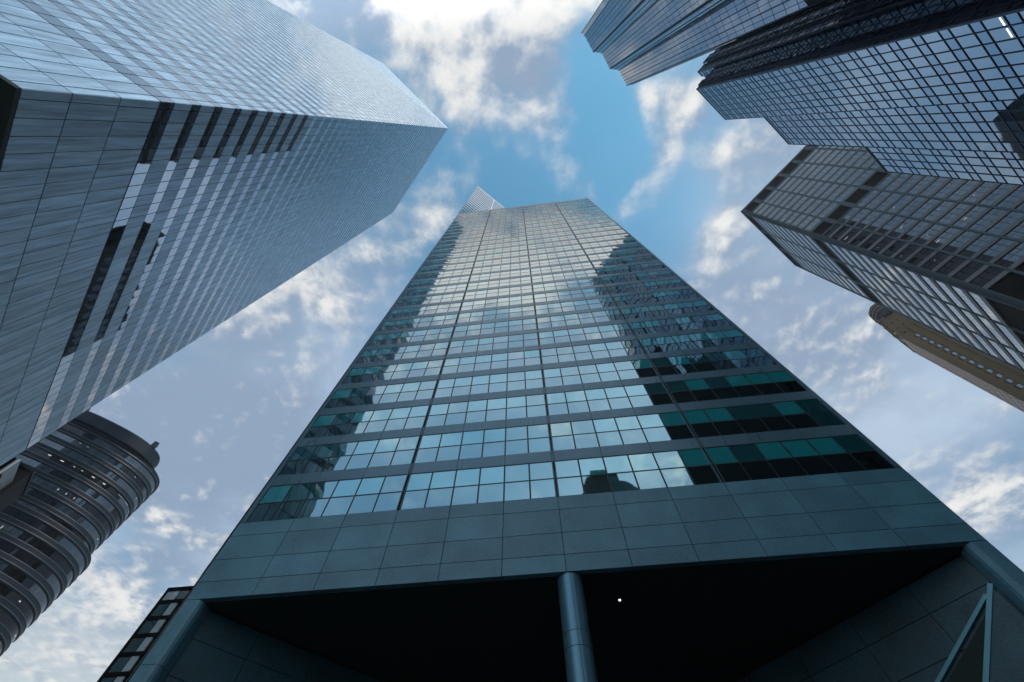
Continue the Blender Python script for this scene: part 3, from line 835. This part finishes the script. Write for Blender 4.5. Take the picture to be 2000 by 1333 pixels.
# ================================================================ tan tower (far right)
def tan_tower():
    u = 200.0
    v0 = -0.2306 * u
    ox, oy = grid(u, v0)
    root = thing('tan_tower', 'slender tan brick tower with a dark pointed crown behind the concrete tower', 'tower', ox, oy, 45)
    zt = 193.0 + EYE
    wv, wu = 24.0, 14.7
    mb = MB(); mb.box(0.6, wu, -wv, -0.6, 0, zt - 1); mb.build('core', M['tan'], root)
    fa = Fac((0, 0), (0, -1)); fb = Fac((wu, 0), (-1, 0))
    # dark west wall: broad piers, one column of windows
    mb = MB()
    for x0, x1, dd in ((0.0, 1.6, 0.25), (1.6, 3.1, 0.0), (5.2, 6.6, 0.3), (6.6, 8.2, 0.0), (8.2, 9.8, 0.35), (9.8, 14, 0.0), (14, 24, 0.2)):
        fa.box(mb, x0, x1, 0, zt - (0 if dd else 2.5), -0.7, dd)
    for k in range(48):
        z = 8 + k * 3.78
        fa.box(mb, 3.1, 5.2, z + 2.4, z + 3.78, -0.7, -0.05)
    mb.build('brick_wall', M['tan'], root)
    for k in range(48):
        z = 8 + k * 3.78
        if z > zt - 3: break
        mb = MB(); fa.box(mb, 3.1, 3.8, z, z + 2.4, -0.7, -0.1, 1); fa.box(mb, 3.8, 4.9, z + 0.2, z + 2.2, -0.6, -0.06, 0, None, True); fa.box(mb, 4.9, 5.2, z, z + 2.4, -0.7, -0.1, 1); mb.build('window', [M['pale_pane'], M['crown']], root)
    mb = MB(); nb = 5
    for j in range(nb + 1):
        x = wu * j / nb
        fb.box(mb, max(0, x - 0.75), min(wu, x + 0.75), 0, zt + (1.5 if j % 2 else 0), -0.8, 0.0)
    for k in range(48):
        z = 8 + k * 3.78
        for j in range(nb): fb.box(mb, wu * j / nb + 0.75, wu * (j + 1) / nb - 0.75, z + 2.1, z + 3.78, -0.8, -0.03)
    mb.build('terracotta_wall', M['pink'], root)
    mb = MB()
    fb.box(mb, 0, wu, 0, zt - 2, -1.0, -0.07, 0, None, True); mb.build('glazing', M['plain_glass'], root)
    # stepped shoulders and crown
    mb = MB()
    lev = ((0.7, 0.0, 5.0), (1.6, 4.5, 10.5), (2.6, 10.0, 16.5))
    for ins, h0, h1 in lev: mb.box(ins, 13.5 - ins, -17.5 + ins, -ins, zt + h0 - 2.6, zt + h1)
    def spike(x, y, z, h, w=0.42):
        mb.hexa([(x - w, y - w, z - 2), (x + w, y - w, z - 2), (x + w * .3, y - w * .3, z + h), (x - w * .3, y - w * .3, z + h), (x - w, y + w, z - 2), (x + w, y + w, z - 2), (x + w * .3, y + w * .3, z + h), (x - w * .3, y + w * .3, z + h)])
    for i, (ins, h0, h1) in enumerate(lev):
        for j in range(6):
            hh = (2.6, 1.2, 2.0)[(j + i) % 3]
            spike(ins + 0.1, -ins - j * 2.7, zt + h1, hh); spike(ins + 0.1 + j * 2.2, -ins - 0.1, zt + h1, hh)
    for j in range(8): spike(0.3 + j * 1.9, -0.3, zt, (2.8, 1.0)[j % 2]); spike(0.3, -0.3 - j * 2.6, zt, (2.8, 1.0)[j % 2])
    mb.build('parapet', M['tan'], root)
    cx, cy, N = 7.0, -8.6, 8
    def octo(mb, prof):
        for (r0, z0), (r1, z1) in zip(prof[:-1], prof[1:]):
            for k in range(N):
                a, b2 = 2 * math.pi * (k + .5) / N, 2 * math.pi * (k + 1.5) / N
                mb.quad([(cx + r0 * math.cos(a), cy + r0 * math.sin(a), z0), (cx + r0 * math.cos(b2), cy + r0 * math.sin(b2), z0), (cx + r1 * math.cos(b2), cy + r1 * math.sin(b2), z1), (cx + r1 * math.cos(a), cy + r1 * math.sin(a), z1)])
    mb = MB(); octo(mb, [(6.2, zt + 15), (6.2, zt + 21), (5.9, zt + 24.5), (5.3, zt + 25), (5.0, zt + 27), (3.6, zt + 28.5), (0.3, zt + 30)])
    mb.build('crown', M['crown'], root)
    mb = MB()
    for zz, r in ((zt + 20.0, 6.45), (zt + 22.5, 6.3), (zt + 25.0, 5.8)): octo(mb, [(r - 0.5, zz), (r, zz + 0.05), (r, zz + 0.4), (r - 0.5, zz + 0.45)])
    mb.build('crown_band', M['pink'], root)
tan_tower()


# ================================================================ round tower (lower left)
def round_tower():
    uc, vc, a, b, n = -55.3, 171.8, 25.5, 12.3, 2.41
    ox, oy = grid(uc, vc)
    root = thing('round_tower', 'dark rounded tower with brown stone bands and steel lines', 'skyscraper', ox, oy, 45)
    N = 104
    # angles spaced evenly along the outline
    def se(t, da, aa=a, bb=b):
        c, s = math.cos(t), math.sin(t)
        return ((aa + da) * math.copysign(abs(c) ** (2 / n), c), (bb + da) * math.copysign(abs(s) ** (2 / n), s))
    fine = [se(2 * math.pi * k / 4000, 0) for k in range(4001)]
    acc = [0.0]
    for p, q in zip(fine[:-1], fine[1:]): acc.append(acc[-1] + math.hypot(q[0] - p[0], q[1] - p[1]))
    tl = [2 * math.pi * int(np.searchsorted(acc, acc[-1] * k / N)) / 4000 for k in range(N + 1)]
    def ring(mb, prof, mt, sm=None, aa=a, bb=b):
        for (d0, z0), (d1, z1) in zip(prof[:-1], prof[1:]):
            for k in range(N):
                p0, p1 = se(tl[k], d0, aa, bb), se(tl[k + 1], d0, aa, bb)
                q0, q1 = se(tl[k], d1, aa, bb), se(tl[k + 1], d1, aa, bb)
                mb.quad([(*p0, z0), (*p1, z0), (*q1, z1), (*q0, z1)], mt, None, (k * 0.618) % 1)
    fh = 3.82
    ztop = 120.0 + EYE
    zstep = 91.2 + EYE
    z = ztop; cells = []; k = 0
    rnd = random.Random(11)
    dark_runs = {}
    while z - fh > 40:
        wide = 1.9 if z < zstep + 1 else 0.0
        double = (k == 7)
        mb = MB()
        z1 = z; zs = z - 1.9
        ring(mb, [(wide - 0.15, zs - 0.02), (wide + 0.02, zs - 0.03), (wide + 0.14, zs + 0.10), (wide + 0.18, zs + 0.30), (wide + 0.18, z1 - 0.45), (wide + 0.12, z1 - 0.2), (wide + 0.02, z1 - 0.1), (wide - 0.2, z1 - 0.05)], 0)
        ring(mb, [(wide + 0.18, zs + 0.36), (wide + 0.26, zs + 0.40), (wide + 0.26, zs + 0.50), (wide + 0.18, zs + 0.54)], 1)
        ring(mb, [(wide + 0.14, z1 - 0.30), (wide + 0.26, z1 - 0.26), (wide + 0.26, z1 - 0.16), (wide + 0.06, z1 - 0.12)], 1)
        mb.build('stone_band', [M['band'], M['rim']], root, smooth=False)
        runs = [0] * N
        for q in range(N):
            runs[q] = 1 if (rnd.random() < 0.30 if q == 0 else (rnd.random() < (0.86 if runs[q - 1] else 0.07))) else 0
        for q in range(N):
            p0, p1 = se(tl[q], wide), se(tl[q + 1], wide)
            if p0[1] + p1[1] > 12: continue
            fc = Fac(p0, (p1[0] - p0[0], p1[1] - p0[1])); L = math.hypot(p1[0] - p0[0], p1[1] - p0[1])
            panes = [(L * h / 2 + 0.04, L * (h + 1) / 2 - 0.04, z - fh + 0.02, zs - 0.02, runs[q]) for h in (0, 1)]
            panes = [(0.04, L - 0.04, z - fh + 0.02, zs - 0.02, runs[q])]
            front = (p0[1] < 0 and p0[0] > -26)
            cells.append((0 if front else 500, abs(z - 84) + abs(p0[0] - 8) * 0.4, fc, panes))
        z -= fh; k += 1
    cells.sort(key=lambda q: q[0] + q[1])
    windows([(q[2], q[3]) for q in cells], [M['band_glass'], M['dark_pane']], root, -0.05, tilt=0.002)
    mb = MB(); ring(mb, [(-0.7, 0), (-0.7, ztop)], 0); mb.build('core', M['black_clad'], root)
    mb = MB(); ring(mb, [(1.1, 0), (1.1, 44)], 0); mb.build('lower_wall', M['band'], root)
    # crown: plain brown drum set back, with a dark slot below it
    ca_, cb_ = 19.4, 8.3
    mb = MB()
    ring(mb, [(5.5, ztop - 0.1), (-1.2, ztop + 0.6), (-1.2, ztop + 3.0), (0.0, ztop + 3.2), (0.35, ztop + 4.0), (0.35, ztop + 8.3), (0.0, ztop + 9.0), (-3, ztop + 9.2), (-7.9, ztop + 9.2)], 0, None, ca_, cb_)
    mb.build('roof_drum', M['band'], root)
    mb = MB(); mb.box(14.2, 15.8, -6.6, -4.4, ztop + 8.5, ztop + 11.2); mb.build('roof_hatch', M['band'], root)
    mb = MB(); mb.box(-11.0, -9.0, -8.0, -6.4, ztop + 8.5, ztop + 10.6); mb.build('roof_hatch', M['band'], root)
    # lit offices
    def lit(q, floor, h0, h1, w):
        p0, p1 = se(tl[q % N], 1.9 if ztop - floor * fh < zstep + 1 else 0.0), se(tl[(q + 1) % N], 1.9 if ztop - floor * fh < zstep + 1 else 0.0)
        fc = Fac(p0, (p1[0] - p0[0], p1[1] - p0[1])); L = math.hypot(p1[0] - p0[0], p1[1] - p0[1])
        zb = ztop - floor * fh - fh
        mb = MB(); fc.box(mb, L * 0.5 - w * 0.35, L * 0.5 + w * 0.35, zb + h0, zb + (h0 + h1) / 2, -0.06, -0.02); mb.build('office_light', M['lamp_dim'], root)
    base = min(range(N), key=lambda k: abs(tl[k] - math.radians(300)))
    for q, fl, h0, h1, w in ((-14, 3, 1.2, 1.7, 1.2), (-11, 3, 1.2, 1.7, 1.4), (-8, 3, 1.3, 1.6, .8), (-6, 3, 1.3, 1.6, .8), (-3, 3, 1.2, 1.7, 1.4), (0, 3, 1.2, 1.8, 1.2), (5, 3, 1.5, 1.62, 2.0), (8, 3, 1.5, 1.62, 2.0), (11, 3, 1.5, 1.62, 1.2),
                             (-6, 5, .7, 1.9, .25), (-4, 5, .7, 1.9, .25), (-2, 5, .7, 1.9, .25), (-10, 9, .3, 1.9, .22), (-9, 9, .3, 1.9, .22), (-8, 9, .3, 1.9, .22), (-7, 9, .3, 1.9, .22),
                             (4, 1, 1.2, 1.5, .6), (9, 2, 1.2, 1.5, .5), (10, 6, 0.9, 1.6, .4), (6, 12, 1.0, 1.5, .7), (12, 13, 1.0, 1.6, .8), (-12, 1, 1.3, 1.5, .6), (-10, 1, 1.3, 1.5, .6)):
        lit(base + q, fl, h0, h1, w)
M['dark_pane'] = glass('open_dark_glass', (0.004, 0.005, 0.006), (0.5, 0.55, 0.62), 1.6)
round_tower()


# ================================================================ low block behind the silver tower
def low_block():
    u = -29.0
    ox, oy = grid(u, 75.5)
    root = thing('low_block', 'low pale panelled block with a black end wall behind the silver tower', 'building', ox, oy, 45)
    zt = 48.3 + EYE
    mb = MB(); mb.box(-20, -0.4, 0.2, 12, 0, zt - 0.3); mb.build('core', M['black_clad'], root)
    fc = Fac((0, 0.6), (0, 1))
    mb = MB()
    holes = [(1.0, 2.6, zt - 5.2, zt - 4.2), (3.1, 3.8, zt - 2.9, zt - 2.1), (2.6, 5.0, zt - 7.0, zt - 6.2), (0.3, 1.5, zt - 3.2, zt - 2.4)]
    fc.box(mb, 0, 5.2, 0, zt, -0.4, 0.0); mb.build('panel_wall', M['white_panel'], root)
    for (a, b2, c0, c1) in holes:
        mb = MB(); fc.box(mb, a, b2, c0, c1, -0.3, 0.02); mb.build('window', M['void'], root)
    mb = MB(); mb.box(-20, 0.5, 5.85, 11.9, 0, 50.6 + EYE); mb.build('end_wall', M['black_clad'], root)
    mb = MB(); mb.box(-20.2, 0.6, 5.7, 12.0, 50.6 + EYE, 51.0 + EYE); mb.build('coping', M['dark_clad'], root)
low_block()


# ================================================================ slim annex behind the corner tower
def annex():
    root = thing('slim_annex', 'narrow dark annex with pale blinds peeping out beside the teal tower', 'building', -47.8, 45, 0)
    zt = 45 / 1.287 + EYE
    fc = Fac((0, 0), (1, 0)); L = 11.0
    mb = MB(); mb.box(0.25, L, 0.3, 7, 0, zt - 0.2); mb.build('core', M['dark_clad'], root)
    fh = 1.93; z = zt
    sp = MB(); sp2 = Fac((0, 7), (0, -1))
    fc.box(sp, -0.05, L, zt - 0.35, zt + 0.1, -0.4, 0.06); fc.box(sp, -0.05, 0.22, 0, zt - 0.36, -0.4, 0.05)
    k = 0
    while z - fh > 4:
        fc.box(sp, 0.22, L, z - fh, z - fh + 0.42, -0.3, 0.03)
        mb = MB()
        zz0, zz1 = z - fh + 0.42, z - (0.36 if k == 0 else 0)
        if k == 0:
            fc.box(mb, 0.24, 1.75, zz0, zz1, -0.2, -0.05, 1, None, True); fc.box(mb, 1.8, 3.0, zz0, zz1, -0.2, -0.05, 0, None, True)
        else:
            fc.box(mb, 0.24, 1.72, zz0, zz1, -0.2, -0.05, 0, None, True); fc.box(mb, 1.78, 2.62, zz0, zz1, -0.2, -0.04, 1, None, True)
        for q in range(5): fc.box(mb, 3.05 + q * 1.5, 4.5 + q * 1.5, zz0, zz1, -0.2, -0.05, 0, None, True)
        mb.build('window', [M['annex_glass'], M['blind']], root)
        z -= fh; k += 1
    sp.build('spandrels', M['black_clad'], root)
annex()


# ================================================================ buildings across the street, seen in the mirror glass
def mirror_block(name, label, parts, roof=None):
    root = thing(name, label, 'building', *parts[0][:2], parts[0][2])
    wall, gl, = MB(), MB()
    for (x0, x1, y0, y1, z0, z1) in parts[1:]:
        wall.box(x0, x1, y0, y1, z0, z1)
        for fc, L in ((Fac((x0, y0), (1, 0)), x1 - x0), (Fac((x1, y0), (0, 1)), y1 - y0), (Fac((x1, y1), (-1, 0)), x1 - x0), (Fac((x0, y1), (0, -1)), y1 - y0)):
            z = max(z0, 6.0)
            while z + 3.8 < z1:
                k = 0
                while (k + 1) * 3.0 < L:
                    fc.box(gl, k * 3.0 + 0.5, k * 3.0 + 2.6, z + 1.2, z + 3.3, -0.1, 0.03, 0, None, True, 0, back=False); k += 1
                z += 3.8
    if roof:
        a0, a1, b0, b1, zb, c0, c1, e0, e1, zt = roof
        lo = [(a0, b0, zb), (a1, b0, zb), (a1, b1, zb), (a0, b1, zb)]; hi = [(c0, e0, zt), (c1, e0, zt), (c1, e1, zt), (c0, e1, zt)]
        rf = MB()
        for k in range(4): rf.quad([lo[k], lo[(k + 1) % 4], hi[(k + 1) % 4], hi[k]])
        rf.quad(hi); rf.build('roof', M['dark_clad'], root)
    wall.build('wall', M['dark_clad'], root); gl.build('window', M['dark_glass'], root, kind='stuff')
mirror_block('hipped_block', 'dark building with a sloping hipped roof mirrored in the lowest teal windows', [(18.0, -62, 0), (-14, 14, -26, 0, 0, 97), (-4.0, 4.6, -17, -8, 112, 119)], roof=(-14, 14, -26, 0, 97, -5.2, 5.8, -18, -7, 113))
mirror_block('street_block', 'dark block behind the teal tower mirrored in the silver tower windows', [(*grid(1, 77), 45), (0, 5, 0, 36, 0, 119)])
mirror_block('end_block', 'dark block beside the teal tower mirrored in the slab glass', [(*grid(111, 20), 45), (0, 30, 0, 26, 0, 150)])


# ================================================================ the air
mb = MB(); mb.box(-330, 330, -330, 330, -2.0, 350.0)
hz = mb.build('haze', [bpy.data.materials.new('haze_air')]); hz['kind'] = 'stuff'
hm = hz.data.materials[0]; hm.use_nodes = True; ht = hm.node_tree; ht.nodes.clear()
ho = ht.nodes.new('ShaderNodeOutputMaterial'); hv = ht.nodes.new('ShaderNodeVolumePrincipled')
hv.inputs['Color'].default_value = (0.88, 0.96, 1.0, 1); hv.inputs['Density'].default_value = 0.0002; hv.inputs['Anisotropy'].default_value = 0.4
ht.links.new(hv.outputs[0], ho.inputs['Volume'])
